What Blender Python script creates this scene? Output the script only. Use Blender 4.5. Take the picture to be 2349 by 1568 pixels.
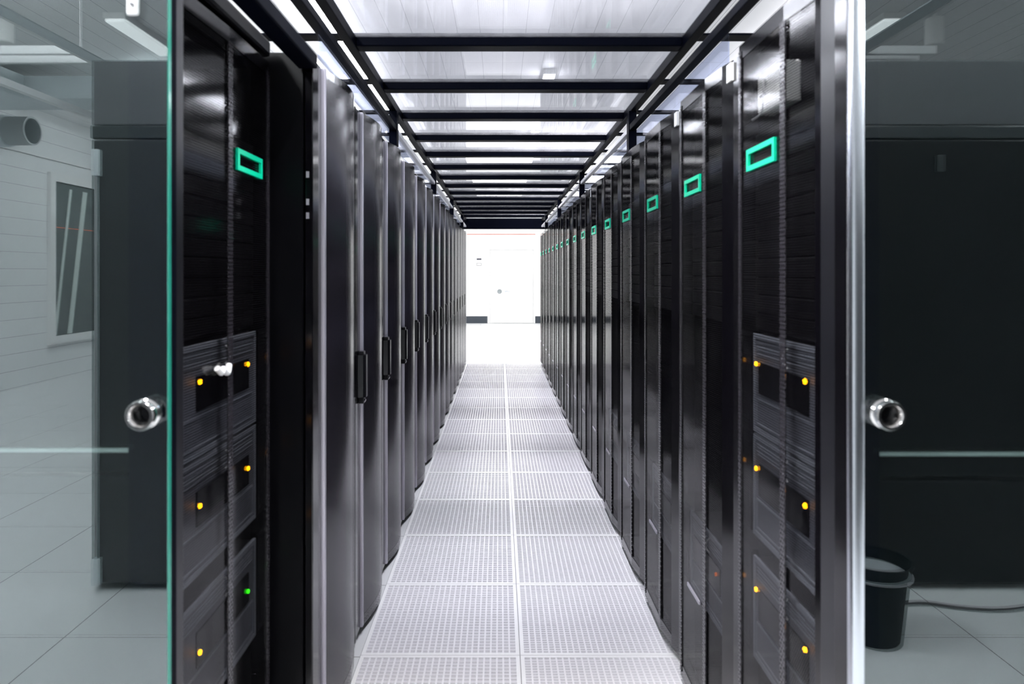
import bpy, bmesh, math, random
from mathutils import Vector, Matrix
random.seed(7)
S = bpy.context.scene
for o in list(bpy.data.objects): bpy.data.objects.remove(o)
C = S.collection
PI = math.pi

# ------------------------------------------------------------------ camera
EYE = 1.4425
cam_data = bpy.data.cameras.new('camera'); cam = bpy.data.objects.new('camera', cam_data); C.objects.link(cam)
cam.location = (0, 0, EYE); cam.rotation_euler = (PI/2, 0, 0)
cam_data.sensor_width = 36; cam_data.lens = 36*1600/2349
cam_data.shift_x = (1174.5-1146)/2349; cam_data.shift_y = (625-784)/2349
cam_data.clip_start = 0.02; cam_data.clip_end = 100
cam_data.dof.use_dof = True; cam_data.dof.focus_distance = 6.0; cam_data.dof.aperture_fstop = 4.0
S.camera = cam
# ------------------------------------------------------------------ world, exposure
w = bpy.data.worlds.new('world'); S.world = w; w.use_nodes = True
w.node_tree.nodes['Background'].inputs[0].default_value = (0.8, 0.85, 1, 1)
w.node_tree.nodes['Background'].inputs[1].default_value = 0.2
S.view_settings.view_transform = 'Standard'; S.view_settings.look = 'None'
S.view_settings.exposure = 0.0; S.view_settings.gamma = 1; S.view_settings.use_curve_mapping = False
try:
    S.cycles.transparent_max_bounces = 24; S.cycles.max_bounces = 10
    S.cycles.sample_clamp_indirect = 6
except Exception: pass
LAMP = 46.0      # strength of the fluorescent lamps
FILL_FAR = 8.5  # added panels brightening the hall beyond the aisle
FILL_BACK = 125.0 # added lamps, kept out of view, brightening the corridor

# ------------------------------------------------------------------ materials
def mat(name, col, rough=0.5, metal=0.0, spec=0.5, noise=0.0, bump=0.0, nscale=30, emit=None, es=0.0, coat=0.0):
    m = bpy.data.materials.new(name); m.use_nodes = True; nt = m.node_tree; b = nt.nodes['Principled BSDF']
    b.inputs['Base Color'].default_value = (*col, 1); b.inputs['Roughness'].default_value = rough
    b.inputs['Metallic'].default_value = metal; b.inputs['Specular IOR Level'].default_value = spec
    if coat: b.inputs['Coat Weight'].default_value = coat; b.inputs['Coat Roughness'].default_value = 0.12
    if emit: b.inputs['Emission Color'].default_value = (*emit, 1); b.inputs['Emission Strength'].default_value = es
    if noise or bump:
        tc = nt.nodes.new('ShaderNodeTexCoord'); n = nt.nodes.new('ShaderNodeTexNoise'); n.inputs['Scale'].default_value = nscale
        n.inputs['Detail'].default_value = 4; nt.links.new(tc.outputs['Object'], n.inputs['Vector'])
        if noise:
            mr = nt.nodes.new('ShaderNodeMapRange'); nt.links.new(n.outputs['Fac'], mr.inputs['Value'])
            mr.inputs['To Min'].default_value = max(0.02, rough-noise); mr.inputs['To Max'].default_value = min(1, rough+noise)
            nt.links.new(mr.outputs[0], b.inputs['Roughness'])
        if bump:
            bp = nt.nodes.new('ShaderNodeBump'); bp.inputs['Strength'].default_value = bump; bp.inputs['Distance'].default_value = 0.002
            nt.links.new(n.outputs['Fac'], bp.inputs['Height']); nt.links.new(bp.outputs[0], b.inputs['Normal'])
    return m

def mth(nt, op, a, b=None, c=None):
    n = nt.nodes.new('ShaderNodeMath'); n.operation = op
    for i, v in enumerate((a, b, c)):
        if v is None: continue
        if isinstance(v, (int, float)): n.inputs[i].default_value = v
        else: nt.links.new(v, n.inputs[i])
    return n.outputs[0]

def grooved(name, col, axes, line=0.004, line_col=(.3,.3,.3), rough=0.5, noise=0.1, spec=.5):
    """axes: list of (axis index, pitch, offset) of joint lines in object space."""
    m = mat(name, col, rough, noise=noise, nscale=3, spec=spec); nt = m.node_tree; b = nt.nodes['Principled BSDF']
    tc = nt.nodes.new('ShaderNodeTexCoord'); sp = nt.nodes.new('ShaderNodeSeparateXYZ'); nt.links.new(tc.outputs['Object'], sp.inputs[0])
    acc = None
    for ax, pitch, off in axes:
        t = mth(nt, 'SUBTRACT', sp.outputs[ax], off); t = mth(nt, 'DIVIDE', t, pitch); t = mth(nt, 'FRACT', t)
        t = mth(nt, 'SUBTRACT', t, 0.5); t = mth(nt, 'ABSOLUTE', t); t = mth(nt, 'GREATER_THAN', t, 0.5-line/pitch/2)
        acc = t if acc is None else mth(nt, 'MAXIMUM', acc, t)
    mx = nt.nodes.new('ShaderNodeMix'); mx.data_type = 'RGBA'; nt.links.new(acc, mx.inputs[0])
    mx.inputs[6].default_value = (*col, 1); mx.inputs[7].default_value = (*line_col, 1)
    nt.links.new(mx.outputs[2], b.inputs['Base Color'])
    return m

def perforated(name, col, pitch, r, rough=0.4, metal=0.0, spec=.5):
    """sheet metal with a staggered grid of punched holes (object space y, z)"""
    m = mat(name, col, rough, metal=metal, spec=spec); nt = m.node_tree; b = nt.nodes['Principled BSDF']; out = nt.nodes['Material Output']
    tc = nt.nodes.new('ShaderNodeTexCoord'); sp = nt.nodes.new('ShaderNodeSeparateXYZ'); nt.links.new(tc.outputs['Object'], sp.inputs[0])
    ds = []
    for k in (0.0, 0.5):
        u = mth(nt, 'MULTIPLY_ADD', sp.outputs[1], 1/pitch, k); u = mth(nt, 'FRACT', u); u = mth(nt, 'SUBTRACT', u, .5); u = mth(nt, 'MULTIPLY', u, 1.0)
        v = mth(nt, 'MULTIPLY_ADD', sp.outputs[2], 1/(pitch*1.732), k); v = mth(nt, 'FRACT', v); v = mth(nt, 'SUBTRACT', v, .5); v = mth(nt, 'MULTIPLY', v, 1.732)
        uu = mth(nt, 'MULTIPLY', u, u); vv = mth(nt, 'MULTIPLY', v, v); d = mth(nt, 'ADD', uu, vv); ds.append(mth(nt, 'SQRT', d))
    d = mth(nt, 'MINIMUM', ds[0], ds[1]); hole = mth(nt, 'LESS_THAN', d, r)
    tr = nt.nodes.new('ShaderNodeBsdfTransparent'); mx = nt.nodes.new('ShaderNodeMixShader')
    nt.links.new(hole, mx.inputs[0]); nt.links.new(b.outputs[0], mx.inputs[1]); nt.links.new(tr.outputs[0], mx.inputs[2]); nt.links.new(mx.outputs[0], out.inputs[0])
    return m

def clear(name, ior, tint, gloss_tint=(1,1,1), rough=0.0, haze=0.0):
    """clear sheet: transmits straight, reflects by Fresnel; haze = share scattered by dust and scratches"""
    m = bpy.data.materials.new(name); m.use_nodes = True; nt = m.node_tree; nt.nodes.clear()
    out = nt.nodes.new('ShaderNodeOutputMaterial'); fr = nt.nodes.new('ShaderNodeFresnel'); 
    gm = nt.nodes.new('ShaderNodeNewGeometry'); mi = mth(nt, 'MULTIPLY_ADD', gm.outputs['Backfacing'], 1/ior-ior, ior); nt.links.new(mi, fr.inputs[0])
    t = nt.nodes.new('ShaderNodeBsdfTransparent'); t.inputs[0].default_value = (*tint, 1)
    g = nt.nodes.new('ShaderNodeBsdfGlossy'); g.inputs[0].default_value = (*gloss_tint, 1); g.inputs[1].default_value = rough
    mx = nt.nodes.new('ShaderNodeMixShader'); nt.links.new(fr.outputs[0], mx.inputs[0]); nt.links.new(g.outputs[0], mx.inputs[2])
    if haze:
        tl = nt.nodes.new('ShaderNodeBsdfTranslucent'); tl.inputs[0].default_value = (.9,.9,.95,1)
        tc = nt.nodes.new('ShaderNodeTexCoord'); mp = nt.nodes.new('ShaderNodeMapping'); mp.inputs['Scale'].default_value = (6, 1.2, 6)
        n = nt.nodes.new('ShaderNodeTexNoise'); n.inputs['Scale'].default_value = 1.5; n.inputs['Detail'].default_value = 8; n.inputs['Roughness'].default_value = .7
        nt.links.new(tc.outputs['Object'], mp.inputs[0]); nt.links.new(mp.outputs[0], n.inputs['Vector'])
        f = mth(nt, 'MULTIPLY', n.outputs['Fac'], haze*2)
        m2 = nt.nodes.new('ShaderNodeMixShader'); nt.links.new(f, m2.inputs[0]); nt.links.new(t.outputs[0], m2.inputs[1]); nt.links.new(tl.outputs[0], m2.inputs[2])
        nt.links.new(m2.outputs[0], mx.inputs[1])
    else: nt.links.new(t.outputs[0], mx.inputs[1])
    nt.links.new(mx.outputs[0], out.inputs[0])
    return m

M = dict(
 floor=grooved('floor_tile', (.74,.75,.76), [(0,.6,.077),(1,.6,2.62)], .004, (.12,.12,.12), .35, .08),
 wall=grooved('wall_board', (.8,.81,.82), [(2,.21,.02)], .006, (.45,.46,.48), .4, .05),
 wallplain=mat('wall_paint', (.9,.9,.9), .5, noise=.05),
 ceiling=grooved('ceiling_board', (.85,.85,.86), [(0,.2,.03),(1,3.0,1.0)], .006, (.45,.45,.48), .4, .05),
 tile=mat('tile_paint', (.90,.89,.92), .3, noise=.06),
 rim=mat('tile_rim_paint', (.97,.97,.98), .3, noise=.06),
 tilegap=mat('tile_plate', (.66,.65,.68), .4, noise=.1),
 black=mat('black_powder_coat', (.004,.004,.006), .3, noise=.06, nscale=8),
 rackblack=mat('rack_black', (.0012,.0012,.002), .35, noise=.06, nscale=8, spec=.2),
 frameblack=mat('frame_black', (.0015,.002,.005), .45, noise=.05, nscale=8, spec=.02),
 rack2=mat('rack_grey_black', (.0018,.0016,.0024), .13, noise=.05, nscale=8),
 edge=mat('brushed_edge', (.50,.48,.54), .38, metal=.55, noise=.08, nscale=40),
 hexmesh=perforated('hex_mesh', (.0025,.0023,.003), .0068, .43, .09, spec=.5),
 finemesh=perforated('fine_mesh', (.020,.018,.025), .0046, .26, .22, spec=.7),
 strip=perforated('dotted_strip', (.022,.020,.025), .011, .30, .2, spec=.8),
 teal=mat('teal_logo', (.0,.56,.31), .25, spec=.6),
 chrome=mat('chrome', (.75,.73,.72), .12, metal=1.0, noise=.04),
 alu=mat('aluminium', (.80,.84,.90), .25, metal=1.0),
 silver=mat('pale_aluminium', (.75,.75,.76), .4, metal=.3, noise=.05),
 white=mat('white_plastic', (.82,.82,.82), .4, noise=.05),
 label=mat('white_label', (.9,.9,.9), .5),
 grey=mat('server_grey', (.085,.088,.11), .5, noise=.12, bump=.6, nscale=260),
 greyedge=mat('server_edge', (.17,.18,.215), .45, noise=.1, nscale=60),
 blank=mat('blanking_panel', (.0035,.0032,.004), .35, spec=.18, noise=.08, nscale=30),
 screen=mat('server_display', (.003,.003,.004), .12),
 amber=mat('amber_led', (.9,.45,.02), .3, emit=(1,.38,.0), es=9),
 green=mat('green_led', (.1,.8,.05), .3, emit=(.02,1,.0), es=3.5),
 red=mat('dim_orange_led', (.5,.1,.02), .3, emit=(1,.2,.02), es=.5),
 glass=clear('door_glass', 2.2, (.86,.93,.92), (.93,.97,.98), 0.0),
 roof=clear('roof_sheet', 1.36, (.95,.96,.99), rough=.03, haze=.08),
 bluesheet=clear('blue_sheet', 1.4, (.84,.88,1.0)),
 glassedge=mat('green_glass_edge', (.02,.22,.16), .15, spec=.8),
 panelend=mat('end_panel', (.001,.0013,.002), .5, spec=.08, noise=.06, nscale=6),
 oppo=mat('opposite_cabinet', (.018,.021,.023), .35, spec=.35, noise=.06, nscale=6),
 oppo2=mat('opposite_cabinet_black', (.002,.003,.004), .4, spec=.2, noise=.06, nscale=6),
 screen2=mat('opposite_top_screen', (.05,.055,.06), .45, noise=.06, nscale=6),
 oppodark=mat('opposite_dark', (.015,.02,.022), .35),
 skirting=mat('grey_skirting', (.035,.045,.06), .5),
 duct=mat('duct_paint', (.55,.60,.62), .45, noise=.05),
 pipe=mat('pipe_steel', (.30,.33,.34), .5),
 bin=mat('bin_plastic', (.003,.006,.008), .7, spec=.15),
 binrim=mat('bin_rim', (.3,.32,.34), .35),
 stripmetal=mat('end_strip_metal', (.35,.36,.36), .5),
 cable=mat('cable_rubber', (.02,.02,.025), .5),
 wire=mat('pale_wire', (.5,.5,.52), .5),
 glare=mat('lamp', (1,1,1), .5, emit=(.95,.96,1), es=LAMP),
 glareback=mat('fill_back', (1,1,1), .5, emit=(.95,.98,1), es=FILL_BACK),
 fillback2=mat('fill_back_right', (1,1,1), .5, emit=(.93,.98,1), es=FILL_BACK*.45),
 fillfar=mat('fill_far', (1,1,1), .5, emit=(1,.99,.97), es=FILL_FAR),
 glaredim=mat('lamp_dim', (1,1,1), .5, emit=(.95,.98,1), es=1.8),
 ink=mat('dark_ink', (.12,.12,.13), .5),
 pane=mat('dark_window_pane', (.05,.065,.065), .08, spec=.7),
 orange=mat('orange_line', (.55,.12,.06), .5),
 beam=mat('pale_brace', (.5,.56,.54), .5),
)

# ------------------------------------------------------------------ mesh helpers
class MB:
    def __init__(s): s.b = bmesh.new()
    def box(s, x0, x1, y0, y1, z0, z1, bev=0):
        r = bmesh.ops.create_cube(s.b, size=1)
        for v in r['verts']:
            v.co = Vector(((x0+x1)/2+v.co.x*(x1-x0), (y0+y1)/2+v.co.y*(y1-y0), (z0+z1)/2+v.co.z*(z1-z0)))
        if bev:
            es = list({e for v in r['verts'] for e in v.link_edges})
            bmesh.ops.bevel(s.b, geom=es, offset=bev, segments=2, affect='EDGES', profile=.5)
        return s
    def prism(s, pts, z0, z1):
        """closed plan outline (x, y) pulled up from z0 to z1"""
        lo = [s.b.verts.new((x, y, z0)) for x, y in pts]; hi = [s.b.verts.new((x, y, z1)) for x, y in pts]
        s.b.faces.new(lo); s.b.faces.new(hi); n = len(pts)
        for i in range(n): s.b.faces.new((lo[i], lo[(i+1)%n], hi[(i+1)%n], hi[i]))
        return s
    def lathe(s, prof, mtx=Matrix(), n=48):
        """prof: (radius, height) about local z"""
        rings = []
        for r, h in prof:
            rings.append([s.b.verts.new(mtx @ Vector((r*math.cos(2*PI*k/n), r*math.sin(2*PI*k/n), h))) for k in range(n)])
        for a, c in zip(rings, rings[1:]):
            for k in range(n): s.b.faces.new((a[k], a[(k+1)%n], c[(k+1)%n], c[k]))
        if prof[0][0] > 1e-5: s.b.faces.new(rings[0])
        if prof[-1][0] > 1e-5: s.b.faces.new(rings[-1])
        return s
    def tube(s, pts, r, n=10):
        pts = [Vector(p) for p in pts]; rings = []
        for i, p in enumerate(pts):
            d = (pts[min(i+1, len(pts)-1)]-pts[max(i-1, 0)]).normalized()
            up = Vector((0,0,1)) if abs(d.z) < .9 else Vector((1,0,0))
            a = d.cross(up).normalized(); c = a.cross(d)
            rings.append([s.b.verts.new(p+a*r*math.cos(2*PI*k/n)+c*r*math.sin(2*PI*k/n)) for k in range(n)])
        for a, c in zip(rings, rings[1:]):
            for k in range(n): s.b.faces.new((a[k], a[(k+1)%n], c[(k+1)%n], c[k]))
        s.b.faces.new(rings[0]); s.b.faces.new(rings[-1])
        return s
    def build(s, name, m, parent=None, loc=None, smooth=False, label=None):
        bmesh.ops.recalc_face_normals(s.b, faces=s.b.faces)
        me = bpy.data.meshes.new(name); s.b.to_mesh(me); s.b.free()
        me.materials.append(m)
        if smooth:
            for p in me.polygons: p.use_smooth = True
            try: me.set_sharp_from_angle(angle=math.radians(35))
            except Exception: pass
        o = bpy.data.objects.new(name, me); C.objects.link(o)
        if parent: o.parent = parent
        if loc: o.location = loc
        if label: o['label'] = label
        return o
def tag(o, label, cat, group=None, kind=None):
    o['label'] = label; o['category'] = cat
    if group: o['group'] = group
    if kind: o['kind'] = kind
    return o
def struct(o, label=None, cat=None):
    o['kind'] = 'structure'
    if label: o['label'] = label
    if cat: o['category'] = cat
    return o
def empty(name, loc, label, cat, group=None):
    o = bpy.data.objects.new(name, None); C.objects.link(o); o.location = loc; o.empty_display_size = .1
    return tag(o, label, cat, group)
KIDS = {}
def copy_tree(o, parent=None):
    c = o.copy(); C.objects.link(c)
    if parent: c.parent = parent
    for ch in [k for k in bpy.data.objects if k.parent == o]: copy_tree(ch, c)
    return c
ORD = ['first','second','third','fourth','fifth','sixth','seventh','eighth','ninth','tenth','eleventh','twelfth','thirteenth','fourteenth','fifteenth','sixteenth']
def smooth_path(pts, n=8):
    out = []; P = [Vector(p) for p in pts]; P = [2*P[0]-P[1]]+P+[2*P[-1]-P[-2]]
    for i in range(1, len(P)-2):
        for k in range(n):
            t = k/n; a, b, c, d = P[i-1:i+3]
            out.append(.5*((2*b)+(c-a)*t+(2*a-5*b+4*c-d)*t*t+(3*b-a-3*c+d)*t**3))
    out.append(P[-2]); return out

# ------------------------------------------------------------------ the room
XL, XR, YB, YF, HC = -6.0, 6.0, -10.0, 19.9, 3.55
fl = MB().box(XL-.1, XR+.1, YB-.1, YF+.1, -.1, 0).build('floor', M['floor']); struct(fl, 'pale solid floor tiles around the aisle and in the hall beyond', 'floor')
struct(MB().box(XL-.1, XR+.1, YB-.1, YF+.1, HC, HC+.1).build('ceiling', M['ceiling']), 'white boarded ceiling above the clear canopy', 'ceiling')
struct(MB().box(XL-.1, XL, YB, YF, 0, HC).build('wall_left', M['wall']), 'white wall of horizontal boards mirrored in the left glass door', 'wall')
struct(MB().box(XR, XR+.1, YB, YF, 0, HC).build('wall_right', M['wall']), 'white boarded wall on the right', 'wall')
struct(MB().box(XL, XR, YF, YF+.1, 0, HC).build('wall_back', M['wallplain']), 'white wall at the far end beyond the aisle', 'wall')
struct(MB().box(XL, XR, YB-.1, YB, 0, HC).build('wall_front', M['wall']), 'white wall behind the camera', 'wall')
# perforated walkway: two columns of tiles, real bars over a plate
XS = .077; Z0 = 2.62-3*.6; NR = 17
plate = MB(); bars = MB(); rims = MB()
for c in (-1, 0):
    for r in range(NR):
        x0 = XS+c*.6; y0 = Z0+r*.6
        if y0+.6 > 11.05: continue
        plate.box(x0+.001, x0+.599, y0+.001, y0+.599, .0005, .002)
        e = .016; t = .0065
        rims.box(x0+.0015, x0+e, y0+.0015, y0+.5985, .002, t); rims.box(x0+.6-e, x0+.5985, y0+.0015, y0+.5985, .002, t)
        rims.box(x0+e, x0+.6-e, y0+.0015, y0+e, .002, t); rims.box(x0+e, x0+.6-e, y0+.6-e, y0+.5985, .002, t)
        nx = 24; ny = 26 if c else 34
        p = (.6-2*e)/nx
        for k in range(1, nx): bars.box(x0+e+k*p-.0031, x0+e+k*p+.0031, y0+e, y0+.6-e, .002, t-.001)
        p = (.6-2*e)/ny
        for k in range(1, ny): bars.box(x0+e, x0+.6-e, y0+e+k*p-.0024, y0+e+k*p+.0024, .002, t-.0018)
plate.build('tile_plate', M['tilegap'], fl, label='light grey base of the perforated aisle tiles')
bars.build('perforated_tiles', M['tile'], fl, label='fine white grating of the aisle tiles')
rims.build('tile_rims', M['rim'], fl, label='white solid rims of the aisle tiles')

# far wall: door, round handles, signs, skirting
def P(px, py, Z): return ((px-1146)*Z/1600, Z, EYE+(625-py)*Z/1600)
dr = MB().box(P(1125,0,YF)[0], P(1222,0,YF)[0], YF-.035, YF, .012, P(0,575,YF)[2], .006).build('door_1', M['wallplain']); struct(dr, 'plain white door in the far wall', 'door')
for px in (1146, 1163):
    x, _, z = P(px, 668, YF-.04)
    MB().lathe([(.03,0),(.062,0),(.066,.012),(.058,.03),(.045,.034),(.04,.014),(.03,.010)], Matrix.Translation((x, YF-.035, z)) @ Matrix.Rotation(PI/2, 4, 'X')).build('door_pull', M['alu'] if px == 1163 else M['pipe'], dr, smooth=True)
fr = MB(); xa, xb, zt = P(1122,0,YF)[0], P(1225,0,YF)[0], P(0,572,YF)[2]
fr.box(xa-.03, xa+.01, YF-.045, YF, 0.004, zt); fr.box(xb-.01, xb+.03, YF-.045, YF, 0.004, zt); fr.box(xa-.03, xb+.03, YF-.045, YF, zt, zt+.05)
fr.build('door_frame', M['wallplain'], dr)
struct(MB().box(XL, P(1121,0,YF)[0]-.04, YF-.03, YF, .001, P(0,725,YF)[2]).build('baseboard_left', M['skirting']))
struct(MB().box(P(1226,0,YF)[0]+.02, XR, YF-.03, YF, .001, P(0,725,YF)[2]).build('baseboard_right', M['skirting']))
def sign(px, py, wpx, hpx, m, name, label, marks):
    x, _, z = P(px, py, YF); k = YF/1600
    o = empty(name, (x, YF, z), label, 'sign')
    MB().box(-wpx*k/2, wpx*k/2, -.012, 0, -hpx*k/2, hpx*k/2, .002).build('plate', m, o)
    for (a, b, c, d, mm) in marks: MB().box(a*k, b*k, -.015, -.0125, c*k, d*k).build('marking', mm, o)
sign(1099, 594, 11, 4, M['grey'], 'wall_sign', 'small plain grey sign on the far white wall', [])
sign(1099, 606, 11, 6, M['ink'], 'framed_sign', 'small white sign with dark border below the grey sign on the far wall', [(-4.6,4.6,-2.2,2.2,M['label']), (-2.6,-.3,-.8,.8,M['ink']), (.3,2.4,-.8,.8,M['ink'])])
o = MB().box(P(1071,0,YF)[0], P(1228,0,YF)[0], YF-.02, YF, P(0,537.7,YF)[2], P(0,536.5,YF)[2]).build('wall_trim_strip', M['orange']); tag(o, 'thin orange line running across the top of the far wall', 'trim')

# ------------------------------------------------------------------ lamps
def lamp(x, y, wx, wy, key, label, group, drop=.0):
    o = empty('ceiling_light', (x, y, HC), label, 'ceiling light', group)
    h = MB(); h.box(-wx/2-.012, wx/2+.012, -wy/2-.012, wy/2+.012, -.05-drop, -.001-drop); h.build('housing', M['white'], o)
    if drop:
        for s in (-1, 1): MB().tube([(0, s*wy*.35, -.001), (0, s*wy*.35, -drop-.002)], .004).build('hanger', M['silver'], o)
    MB().box(-wx/2, wx/2, -wy/2, wy/2, -.075-drop, -.0505-drop, .006).build('diffuser', M[key], o)
for k in range(6): lamp(-1.43, 2.1+k*1.55, .12, 1.54, 'glare', 'slim white batten light over the left racks, %s from the camera' % ORD[k], 'batten lights over the left racks')
for k in range(5): lamp(-1.86, 2.1+k*1.55, .12, 1.5, 'glare', 'outer batten light seen past the canopy edge at left, %s from the camera' % ORD[k], 'batten lights over the left racks')
for k in range(5): lamp(.52, 4.5+k*2.9, .10, .32, 'glare', 'short bright light seen through the clear canopy, %s from the camera' % ORD[k], 'bright spots above the canopy')
for k in range(5): lamp(2.6, 2.0+k*1.9, .25, 1.5, 'glare', 'wide batten light above the right racks, %s from the camera' % ORD[k], 'batten lights over the right racks')
for i, x in enumerate((-2.4, 0.0, 2.4)):  # panels added to brighten the far hall
    for k in range(3): lamp(x, 12.9+k*2.5, 1.2, 1.2, 'fillfar', 'added fill panel brightening the far hall, %s row from the left, %s from the aisle' % (ORD[i], ORD[k]), 'added fill panels in the far hall')
for i, (x, y) in enumerate([(-3.9,-.4),(-3.4,-2.1),(-4.9,-2.1),(-3.6,-5.3),(-4.6,-7.2),(-1.6,.2),(2.2,-.15),(3.8,-.15)]):  # lamps added out of view to brighten the mirrored corridor
    lamp(x, y, .3, 1.2, 'glareback' if x < 0 else 'fillback2', 'added unseen batten light brightening the corridor, %s of eight' % ORD[i], 'added corridor lights')
for x in (-3.12, 3.2): lamp(x, 2*1.19-6.1, .16, .9, 'glaredim', 'faint batten light mirrored high in the %s glass door' % ('left' if x < 0 else 'right'), 'faint lights')
# area lights added to brighten the aisle floor; the first has no fixture
for k in range(6):
    ld = bpy.data.lights.new('floor_fill', 'AREA'); ld.shape = 'RECTANGLE'; ld.size = .10; ld.size_y = .30; ld.energy = 31; ld.spread = math.radians(80); ld.color = (1,.98,1)
    lo = bpy.data.objects.new('floor_fill', ld); C.objects.link(lo); lo.location = (.52 if k else .1, 1.6+k*2.9, HC-.078)

# ------------------------------------------------------------------ racks
RH = 2.055
def ring_frame(mb, x0, x1, y0, y1, z0, z1, t):
    mb.box(x0, x1, y0, y0+t, z0, z1); mb.box(x0, x1, y1-t, y1, z0, z1)
    mb.box(x0, x1, y0+t, y1-t, z0, z0+t); mb.box(x0, x1, y0+t, y1-t, z1-t, z1)
def mesh_rack(s, label, group):
    """hex-mesh rack, door facing the aisle; s = +1 right row, -1 left. local x=0 is the door face, y centre of rack"""
    t = empty('server_rack', (0,0,0), label, 'server rack', group)
    X = lambda a, b: (a, b) if s > 0 else (-b, -a)
    b = MB(); g = .003
    b.box(*X(.045, 1.0), -.3+g, -.285, .02, RH); b.box(*X(.045, 1.0), .285, .3-g, .02, RH)
    b.box(*X(.045, 1.0), -.285, .285, RH-.03, RH); b.box(*X(.045, 1.0), -.285, .285, .02, .06)
    b.box(*X(.97, 1.0), -.285, .285, .06, RH-.03)
    for y in (-.24, .24):
        for x in (.1, .9): b.box(*X(x, x+.05), y-.025, y+.025, .0105, .02)
    b.build('body', M['rackblack'], t)
    # door frame
    d = MB()
    def plan(pts): return [(s*x, y) for x, y in pts]
    nb, nx_ = (-.135, .012) if s > 0 else (-.240, .010)
    if s > 0: d.prism(plan([(.030,-.297),(.0235,-.2),(.012,-.135),(.035,-.135),(.043,-.297)]), .03, RH-.012)
    else: d.prism(plan([(.025,-.297),(.010,-.240),(.040,-.240),(.043,-.297)]), .03, RH-.012)
    d.prism(plan([(.012,.297),(.000,.285),(.0,.262),(.043,.262),(.043,.297)]), .03, RH-.012)
    d.prism(plan([(nx_,nb),(.0,-.005),(.0,.262),(.03,.262),(.03,nb)]), RH-.05, RH-.012)
    d.prism(plan([(nx_,nb),(.0,-.005),(.0,.262),(.03,.262),(.03,nb)]), .03, .075)
    door = d.build('door', M['rack2'], t)
    MB().prism(plan([(nx_+.001,nb+.0005),(.001,-.005),(.001,.2615),(.0025,.2615),(.0025,-.005),(nx_+.0025,nb+.0005)]), .0755, RH-.0505).build('perforated_panel', M['hexmesh'], door)
    MB().box(*X(-.004,.0005), -.020, .008, .076, RH-.051, .001).build('dotted_strip', M['strip'], door)
    MB().box(*X(-.003,-.0002), .266, .283, .05, RH-.03).build('dotted_strip', M['strip'], door)
    # outlined rectangle badge
    l = MB(); y0, y1, z0, z1, th = .035, .215, 1.700, 1.755, .0125
    ring_frame(l, *X(-.006, .0005), y0, y1, z0, z1, th); l.build('badge', M['teal'], door, label='teal outlined rectangle badge')
    if s > 0: MB().box(*X(-.004, .0005), .045, .185, .388, .399).build('nameplate', M['edge'], door, label='narrow metal nameplate')
    # blanking panels, 1U each, recessed
    for k in range(11):
        z = 1.295+k*.0465
        MB().box(*X(.036,.050), -.25, .262, z, z+.041, .002).build('blanking_panel', M['blank'], t)
    return t
def put(o, x, y): o.location = (x, y, 0); return o
FR = .637; R0 = 1.27
proto = mesh_rack(1, '', 'mesh door server racks on the right')
right = []
for k in range(16):
    o = proto if k == 0 else copy_tree(proto)
    put(o, FR, R0+.3+.6*k); right.append(o)
    o['label'] = ('black mesh door server rack with teal badge, %s in the right row from the camera' % ORD[k]) if k else 'nearest black mesh rack on the right, white box visible behind its teal badge door'
FL1 = -.66; L0 = 1.41
left1 = mesh_rack(-1, 'nearest rack on the left with teal badge, behind the open glass door', 'mesh door server racks on the left'); put(left1, FL1, L0+.3)

# small white tags on the door edges of the second, third and seventh right racks
for k in (1, 2, 6, 11):
    MB().box(.015, .024, -.202, -.165, 1.985, 2.036).build('door_label', M['label'], right[k], label='small white sticker')

# servers
def server(s, label, z1, z0, face, yc, leds, group, dy=(-.078, .208)):
    """face = |x| of the front; extends back .5"""
    X = lambda a, b: (a, b) if s > 0 else (-b, -a)
    t = empty('blade_enclosure', (s*face, yc, z0), label, 'server', group); h = z1-z0
    MB().box(*X(.004,.55), -.235, .235, 0, h, .003).build('chassis', M['black'], t)
    f = MB(); ring_frame(f, *X(-.004,.0035), -.248, .248, .001, h-.001, .012); f.build('bezel', M['greyedge'], t)
    MB().box(*X(-.001,.0036), -.236, .236, .013, h-.013).build('faceplate', M['grey'], t)
    zt = h-.072
    MB().box(*X(-.006,-.0012), *dy, zt-.08, zt, .001).build('display', M['screen'], t)
    q = MB(); ring_frame(q, *X(-.004,-.0011), -.226, .226, .022, zt-.092, .004); q.build('lower_bay', M['greyedge'], t)
    for kk in range(4): MB().box(*X(-.0035,-.0011), -.236+.012, .224, h-.052+kk*.009, h-.049+kk*.009).build('vent_slat', M['greyedge'], t)
    MB().tube(smooth_path([(s*-.002,.035,h-.018),(s*-.010,.040,h-.032),(s*-.012,.040,h-.048),(s*-.002,.035,h-.066)],4), .0022).build('pull_handle', M['wire'], t)
    for (y, dz, m) in leds:
        MB().lathe([(0,0),(.0050,.0005),(.0062,.003),(.0050,.0055),(0,.006)], Matrix.Translation((s*-.006, y, h+dz)) @ Matrix.Rotation(-s*PI/2, 4, 'Y'), 16).build('status_light', M[m], t, smooth=True)
    return t
G = 'blade enclosures in the nearest right rack'
yc = R0+.305; fx = .667
for z1, z0, la, lb, name in [(-.157,-.412,-.077,-.077,'topmost'),(-.417,-.68,-.085,-.085,'middle'),(-.735,-1.0,-.077,-.077,'lowest')]:
    server(1, '%s dark grey enclosure with two amber lights in the nearest right rack' % name, EYE+z1, EYE+z0, fx, yc, [(1.790-yc, la, 'amber'), (1.503-yc, lb, 'amber')], G)
yc = L0+.305; fx = .690
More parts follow.
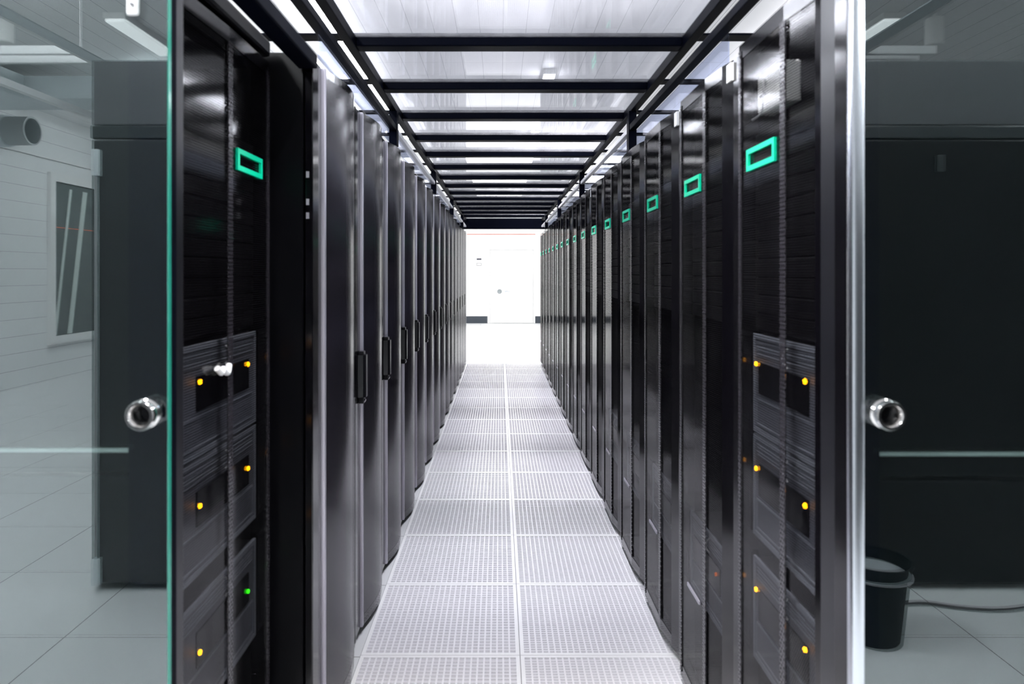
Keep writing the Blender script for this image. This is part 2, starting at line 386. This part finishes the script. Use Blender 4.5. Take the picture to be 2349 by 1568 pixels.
for z1, z0, la, c2, name in [(-.163,-.420,-.085,'amber','topmost dark grey enclosure with two amber lights'),(-.425,-.69,-.105,'amber','middle dark grey enclosure with two amber lights'),(-.745,-1.02,-.118,'green','lowest dark grey enclosure with an amber and a green light')]:
    server(-1, '%s in the nearest left rack' % name, EYE+z1, EYE+z0, fx, yc, [(1.586-yc, la, 'amber'), (1.890-yc, la, c2)], 'blade enclosures in the nearest left rack', (-.135, .19))
yc = R0+.905
server(1, 'dark enclosure with one dim orange light low in the second right rack', .62, .36, .667, yc, [(-.052,-.095,'red')], 'enclosures low in the right row')
for k in (2, 3, 4): 
    server(1, 'dark enclosure barely visible low in the %s right rack' % ORD[k], .62, .36, .667, R0+.305+.6*k, [], 'enclosures low in the right row')
# white box with cable behind the door of the nearest right rack
wb = empty('network_box', (.668, 1.73, 1.855), 'white box with a hanging cable behind the mesh of the nearest right rack', 'network box')
MB().box(.006, .05, -.075, .09, -.005, .095, .006).build('casing', M['white'], wb)
MB().box(.0035, .0065, .015, .083, .002, .088, .001).build('port_panel', M['white'], wb)
MB().box(.001, .004, .030, .066, .036, .042).build('port', M['ink'], wb)
MB().tube(smooth_path([(-.001,.03,.075),(-.006,.018,.05),(-.006,.022,.02),(-.004,.04,-.008),(-.004,.10,-.012),(-.004,.13,-.008)]), .0028).build('cable', M['wire'], wb, smooth=True)
# pale knob and mark at the left rack
o = MB().tube(smooth_path([(-.652,1.610,1.222),(-.648,1.625,1.210),(-.650,1.640,1.216),(-.648,1.66,1.205),(-.652,1.680,1.220)]), .0075).build('white_tie', M['label'], smooth=True)
tag(o, 'crumpled white tie on the left rack door above the amber lights', 'cable tie')

# ---- second rack type on the left: bowed fine mesh doors with bright edge trims
L2 = 2.035; FX2 = -.545; LH = 2.085
def bowed_rack(label, group):
    t = empty('bowed_door_rack', (0,0,0), label, 'server rack', group)
    b = MB()
    b.box(-1.05,-.03, -.297,-.28, .02, LH); b.box(-1.05,-.03, .28,.297, .02, LH); b.box(-1.05,-.03,-.28,.28, LH-.02, LH)
    b.box(-1.05,-1.03,-.28,.28,.02,LH-.02); b.box(-1.03,-.03,-.28,.28,.02,.05)
    for y in (-.24,.24):
        for x in (-.95,-.15): b.box(x-.025, x+.025, y-.025, y+.025, .0105, .02)
    b.build('body', M['rackblack'], t)
    n = 14; ya, yb = -.138, .287
    arc = [(-.002+.030*math.sin(PI*k/n), ya+(yb-ya)*k/n) for k in range(n+1)]
    d = MB()
    for z0, z1 in ((.03,.07),(LH-.03,LH-.004)):
        d.prism(arc+[(-.028,yb),(-.028,ya)], z0, z1)
    d.prism([(-.028,ya+.0),(arc[0][0]-.001,ya),(arc[0][0]-.001,ya-.012),(-.028,ya-.012)], .03, LH-.004)
    d.prism([(-.028,yb),(arc[-1][0],yb),(arc[-1][0],yb+.010),(-.028,yb+.010)], .03, LH-.004)
    door = d.build('door', M['rack2'], t)
    inner = [(x-.0018, y) for x, y in arc]
    MB().prism([(x-.0003,y) for x, y in arc]+inner[::-1], .0705, LH-.0305).build('perforated_panel', M['finemesh'], door, smooth=True)
    MB().box(-.026, .003, ya-.030, ya-.0125, .035, LH-.006, .004).build('edge_trim', M['edge'], door, smooth=True, label='bright metal edge trim')
    MB().box(-.026, -.008, -.258, ya-.034, .035, LH-.006, .002).build('side_frame', M['rack2'], door)
    MB().box(-.026, -.002, -.292, -.272, .035, LH-.010, .003).build('side_trim', M['rack2'], door)
    h = MB(); h.prism([(-.0075,-.215),(.012,-.211),(.022,-.202),(.022,-.172),(.010,-.157),(.0035,-.157),(.0035,-.171),(-.0075,-.172)], .955, 1.12)
    h.box(-.007, .014, -.209, -.173, 1.12, 1.135, .003); h.box(-.007, .014, -.209, -.173, .93, .955, .003)
    hd = h.build('door_handle', M['black'], door, label='black lever handle')
    MB().lathe([(0,0),(.006,0),(.007,.003),(.004,.006),(0,.006)], Matrix.Translation((.0125,-.190,.942)) @ Matrix.Rotation(PI/2,4,'Y'), 16).build('lock', M['chrome'], hd, smooth=True)
    # hinge screws down the near flank, which shows edge-on
    for z in (1.72, 1.64, 1.60):
        MB().box(-.020, -.012, -.2985, -.2955, z, z+.018).build('latch', M['edge'], t)
    return t
proto = bowed_rack('', 'bowed door racks on the left')
for k in range(15):
    o = proto if k == 0 else copy_tree(proto)
    put(o, FX2, L2+.3+.6*k)
    if k == 0: firsts = [q for q in bpy.data.objects if q.name.split('.')[0] == 'door_handle' and q.parent and q.parent.parent == o]
    o['label'] = ('dark rack with bowed mesh door and bright trim, %s of its kind from the camera' % ORD[k]) if k else 'nearest bowed door rack on the left, its black side facing the camera'

for q in firsts:     # the nearest bowed door shows no lever
    for ch in list(q.children): bpy.data.objects.remove(ch)
    bpy.data.objects.remove(q)

# ------------------------------------------------------------------ containment canopy over the aisle
cn = empty('aisle_canopy', (0, 6.5, 2.2), 'black framed canopy with clear roof sheets over the aisle between the racks', 'canopy')
def part(mb, name, m, **k):
    o = mb.build(name, m, **k); o.parent = cn; o.location = (0, -6.5, -2.2); return o
UB = EYE+.822; UT = UB+.034
XA, XB_ = -.540, .682
YE = 11.0
for x in (XA, XB_): part(MB().box(x-.018, x+.018, 1.3, YE, UB-.004, UT+.004, .003), 'upper_rail', M['frameblack'])
for x in (-.538, .672):
    part(MB().box(x-.016, x+.016, 1.30, 3.55, 2.160, 2.190, .003), 'lower_rail', M['frameblack'])
    part(MB().box(x-.014, x+.014, 3.551, YE, 2.160, 2.185, .003), 'lower_rail', M['silver'], label='pale metal lower rail, partly lightened in colour')  # paler far stretch: light on the rail partly put into its colour
    for k in range(4):
        y = 3.55+2.15*k
        part(MB().box(x-.020, x+.020, y-.03, y+.03, (2.086 if x < 0 else 2.056), UB-.005, .002), 'post', M['frameblack'])
k = 0
for k in range(-1, 15):
    y = 2.53+.6*k
    if y > YE-.1: break
    b = MB(); b.box(-.95, 1.12, y, y+.07, UT+.005, UT+.013, .001); b.box(XA+.018, XB_-.018, y, y+.07, UB, UT+.0045, .004)
    part(b, 'crossbar', M['frameblack'])
    if y+.6 <= YE: part(MB().box(XA+.019, XB_-.019, y+.0705, y+.5995, UT-.002, UT+.002), 'roof_sheet', M['roof'])
part(MB().box(-.60, .72, YE, YE+.05, 2.13, UT, .003), 'end_header', M['frameblack'])
for x, zb in ((-.545, 2.087), (.690, 2.058)):
    part(MB().box(x-.002, x+.002, 2.1, YE-.03, zb, 2.159), 'side_sheet', M['bluesheet'], label='thin blue tinted upright sheet')
# header rail at rack-top level over the set-back nearest left rack
part(MB().box(-.585, -.530, 1.3, 2.03, 2.035, 2.075, .004), 'header_rail', M['frameblack'])
o = MB().box(-1.6, -.655, 1.42, 2.0, RH+.002, RH+.05, .01).build('rack_top_cover', M['rackblack']); tag(o, 'black cover lying on top of the nearest left rack', 'rack cover')

# ------------------------------------------------------------------ row ends, posts, glass doors
def end_panel(s, xin, y0, label):
    t = empty('row_end_panel', (s*xin, y0, 0), label, 'end panel')
    X = lambda a, b: (a, b) if s > 0 else (-b, -a)
    MB().box(*X(0, 1.25), 0, .028, .012, 1.075, .003).build('lower_panel', M['panelend'], t)
    MB().box(*X(0, 1.25), 0, .028, 1.08, 1.118, .003).build('middle_rail', M['panelend'], t)
    MB().box(*X(0, 1.25), 0, .028, 1.126, 2.3, .003).build('upper_panel', M['panelend'], t)
    MB().box(*X(0, 1.25), -.004, .024, 1.1185, 1.1245).build('metal_strip', M['stripmetal'], t)
    return t
end_panel(1, .665, 1.236, 'black panel closing the end of the right rack row, behind the right glass')
end_panel(-1, .655, 1.262, 'black panel closing the end of the left rack row, behind the left glass')
t = empty('door_post', (.62, 1.22, 0), 'black upright post at the right of the aisle opening', 'post')
MB().box(0, .045, .0, .012, .011, 2.35, .001).build('near_flange', M['frameblack'], t)
MB().box(-.004, .014, .0125, .068, .011, 2.35, .006).build('profile', M['rack2'], t)
MB().box(.003, .014, .0685, .1365, .011, 2.35, .004).build('inner_profile', M['black'], t)
t = empty('door_post', (-.62, 1.22, 0), 'black upright post at the left of the aisle opening', 'post')
MB().box(-.030, .046, .0, .020, .011, 2.35, .001).build('near_flange', M['frameblack'], t)
MB().box(-.028, .042, .0205, .060, .011, 2.35, .006).build('inner_profile', M['black'], t)
def sliding(s, xe, label):
    t = empty('glass_door', (s*xe, 1.19, 0), label, 'glass door')
    X = lambda a, b: (a, b) if s > 0 else (-b, -a)
    MB().box(*X(.0035 if s < 0 else -.0065, .95), 0, .010, .015, 2.30).build('pane', M['glass'], t)
    return t
gl = sliding(-1, .5635, 'left sliding glass door with green edge and round steel pull')
MB().box(-.0032, -.0012, -.0005, .0105, .015, 2.30, .001).build('pane_edge', M['glassedge'], gl, label='green glass edge')
gr = sliding(1, .628, 'right sliding glass door with bright metal edge and round steel pull')
MB().box(-.029, -.007, -.006, .016, .015, 2.30, .004).build('edge_profile', M['alu'], gr, smooth=True, label='bright aluminium edge profile')
def pull(parent, x, z):
    prof = [(.0,-.006),(.0155,-.006),(.0165,.020),(.021,.027),(.026,.027),(.0285,.023),(.0285,.019),(.024,.014),(.0235,.004),(.028,.0),(.0,.0)]
    # axis towards the camera (-y)
    MB().lathe([(.0001,.002),(.0145,.002),(.0152,.018),(.019,.0235),(.0235,.0235),(.0258,.020),(.0258,.016),(.022,.012),(.022,.006),(.0255,.003),(.0255,.0),(.0001,.0)],
      Matrix.Translation((x, -.0005, z)) @ Matrix.Rotation(PI/2, 4, 'X')).build('pull_ring', M['chrome'], parent, smooth=True)
    MB().lathe([(.0001,.0045),(.0140,.0045),(.0140,.0025),(.0001,.0025)], Matrix.Translation((x, -.0005, z)) @ Matrix.Rotation(PI/2, 4, 'X')).build('recess', M['screen'], parent)
pull(gl, -(.603-.5635), EYE-.240); pull(gr, .656-.628, EYE-.240)
sp = MB().box(-.071,-.050, -.006, -.0004, EYE+.437, EYE+.50, .004).build('lock_plate', M['white'], gl, label='small white plate')
MB().lathe([(.0001,.003),(.003,.003),(.003,0),(.0001,0)], Matrix.Translation((-.0605,-.006,EYE+.455)) @ Matrix.Rotation(PI/2,4,'X'), 12).build('screw', M['ink'], sp)

# ------------------------------------------------------------------ the corridor behind the camera (mirrored in the doors)
GY = 1.19
def V(px, py, zv):      # a mirrored point: where the real thing stands
    return ((px-1146)*zv/1600, 2*GY-zv, EYE+(625-py)*zv/1600)
ry = 2*GY-3.16
def cabinet(x0, x1, label, latch_x=None, edge=False):
    t = empty('tall_cabinet', ((x0+x1)/2, ry, 0), label, 'cabinet'); o = -(x0+x1)/2; a, b = x0+o, x1+o
    MB().box(a, b, -1.1, -.03, .02, 2.05, .004).build('body', M['oppodark'], t)
    MB().box(a+.003, b-.003, -1.05, -.012, 2.115, 2.41, .004).build('top_screen', M['screen2'], t)
    MB().box(a, b, -.04, -.004, 2.052, 2.112, .006).build('top_rail', M['oppodark'], t)
    d = MB().box(a+.01, b-.01, -.029, 0, .03, 2.045, .005).build('door', M['oppo' if edge else 'oppo2'], t)
    if latch_x: MB().box(latch_x+o-.018, latch_x+o+.018, .0005, .012, 1.90, 1.975, .004).build('latch', M['oppodark'], d)
    if edge:
        e = MB(); e.tube([(a+.035, .008, .10), (a+.035, .008, 2.0)], .006); e.build('hinge_rod', M['pipe'], d)
        for z in (.09, 1.94): MB().box(a+.018, a+.052, .0005, .02, z-.06, z+.06, .004).build('hinge', M['duct'], d)
    return t
cabinet(.95, 3.9, 'dark cabinet row opposite the right glass door, seen mirrored', latch_x=V(2158,350,3.16)[0])
cabinet(-1.86, -.85, 'dark tall cabinet opposite the left glass door, seen mirrored', edge=True)
# bin and cable
bx, by = 1.475, 2*GY-2.75
bn = empty('waste_bin', (bx, by, 0), 'dark plastic waste bin mirrored low in the right glass door', 'waste bin')
MB().lathe([(.0001,.001),(.098,.001),(.102,.006),(.132,.305),(.140,.308),(.140,.318),(.130,.318),(.097,.012),(.0001,.010)], n=40).build('tub', M['bin'], bn, smooth=True)
MB().lathe([(.1355,.262),(.1385,.262),(.1385,.268),(.1355,.268)], n=40).build('band', M['binrim'], bn, smooth=True)
pts = [V(2050,1378,3.0), V(2120,1380,3.02), V(2200,1398,2.98), V(2280,1405,2.96), V(2349,1400,2.98), V(2420,1385,3.05)]
o = MB().tube(smooth_path([(p[0], p[1], .009) for p in pts]), .008).build('floor_cable', M['cable'], smooth=True); tag(o, 'black cable lying on the floor beside the waste bin', 'cable')
# window in the left wall
y1, y0 = 2*GY-9.24, 2*GY-11.0
win = MB(); ring_frame(win, XL+.001, XL+.05, y0, y1, .48, 2.78, .11); wo = win.build('window_1', M['white']); struct(wo, 'white framed interior window in the boarded left wall', 'window')
MB().box(XL+.002, XL+.02, y0+.11, y1-.11, .59, 2.67).build('pane', M['pane'], wo)
for ya, yb2, w_ in ((-7.36, -7.72, .10), (-7.02, -7.36, .05)):
    m = MB(); m.prism([(XL+.0205, ya), (XL+.028, ya), (XL+.028, ya+w_), (XL+.0205, ya+w_)], .60, 2.60)
    for v in m.b.verts: v.co.y += (yb2-ya)*(v.co.z-.6)/2.0
    m.build('brace', M['beam'], wo)
MB().box(XL+.0205, XL+.026, y0+.12, y1-.12, 2.05, 2.06).build('red_line', M['orange'], wo)
struct(MB().box(XL, XL+.03, YB, 1.0, 2.95, 2.975).build('trim_1', M['white']))
# pipe stub, duct, trays, cylinders
pc = V(68, 300, 8.3)
o = empty('duct_stub', (XL, pc[1], pc[2]), 'round grey duct stub on the left wall, mirrored at far left', 'duct')
MB().lathe([(.150,.0),(.150,.44),(.168,.44),(.168,.40),(.172,.0)], Matrix.Rotation(PI/2,4,'Y')).build('pipe', M['pipe'], o, smooth=True)
MB().lathe([(.19,.0),(.19,.16),(.172,.16)], Matrix.Rotation(PI/2,4,'Y')).build('collar', M['duct'], o, smooth=True)
yd = 2*GY-7.0
o = MB(); o.box(-5.5, -1.6, yd-.5, yd, 3.19, 3.42, .01); o.box(-5.5, -4.77, yd, .6, 3.19, 3.42, .01)
tag(o.build('ceiling_duct', M['duct']), 'pale rectangular duct under the ceiling over the left corridor', 'duct')
for s, nm in ((-1,'left'), (1,'right')):
    yt = 2*GY-5.0; xi = 2.64 if s > 0 else 3.08; xo = 3.14 if s > 0 else 4.2; z = EYE+1.57
    X = lambda a, b: (a, b) if s > 0 else (-b, -a)
    t = empty('cable_tray', (0,0,0), 'pale metal cable tray hanging under the ceiling, mirrored in the %s door' % nm, 'cable tray')
    m = MB(); m.box(*X(xi-.03, xi), yt-(3 if s < 0 else 0), 0.4, z, z+.06, .003); m.box(*X(xi+.0, xo), yt-.04, yt, z, z+.06, .003); m.box(*X(xi, xo), yt-.25, yt-.21, z, z+.06, .003)
    m.box(*X(xo-.06, xo), yt-2.2, yt-.25, z, z+.06, .003)
    m.build('side_rail', M['silver'], t)
    MB().box(*X(xi-.14, xi-.03), yt-1.5, 0.4, z+.002, z+.012).build('tray_floor', M['duct'], t)
    for yy in (yt-.1, yt+1.4): MB().tube([(s*(xi-.015), yy, z+.06), (s*(xi-.015), yy, HC-.001)], .006).build('hanger', M['silver'], t)
for (px, top, bot, zv, nm) in ((8, 30, 98, 5.6, 'left'), (2145, 42, 104, 5.6, 'right')):
    c = V(px, bot, zv); top_z = V(px, top, zv)[2]
    t = empty('ceiling_cylinder', (c[0], c[1], c[2]), 'white perforated cylinder hanging from the ceiling, mirrored in the %s door' % nm, 'ceiling fixture', )
    MB().lathe([(.0001,0),(.062,0),(.068,.008),(.068,top_z-c[2]-.02),(.064,top_z-c[2]),(.0001,top_z-c[2])]).build('housing', M['white'], t, smooth=True)
    MB().tube([(0,0,top_z-c[2]), (0,0,HC-c[2]-.001)], .02).build('stem', M['silver'], t)
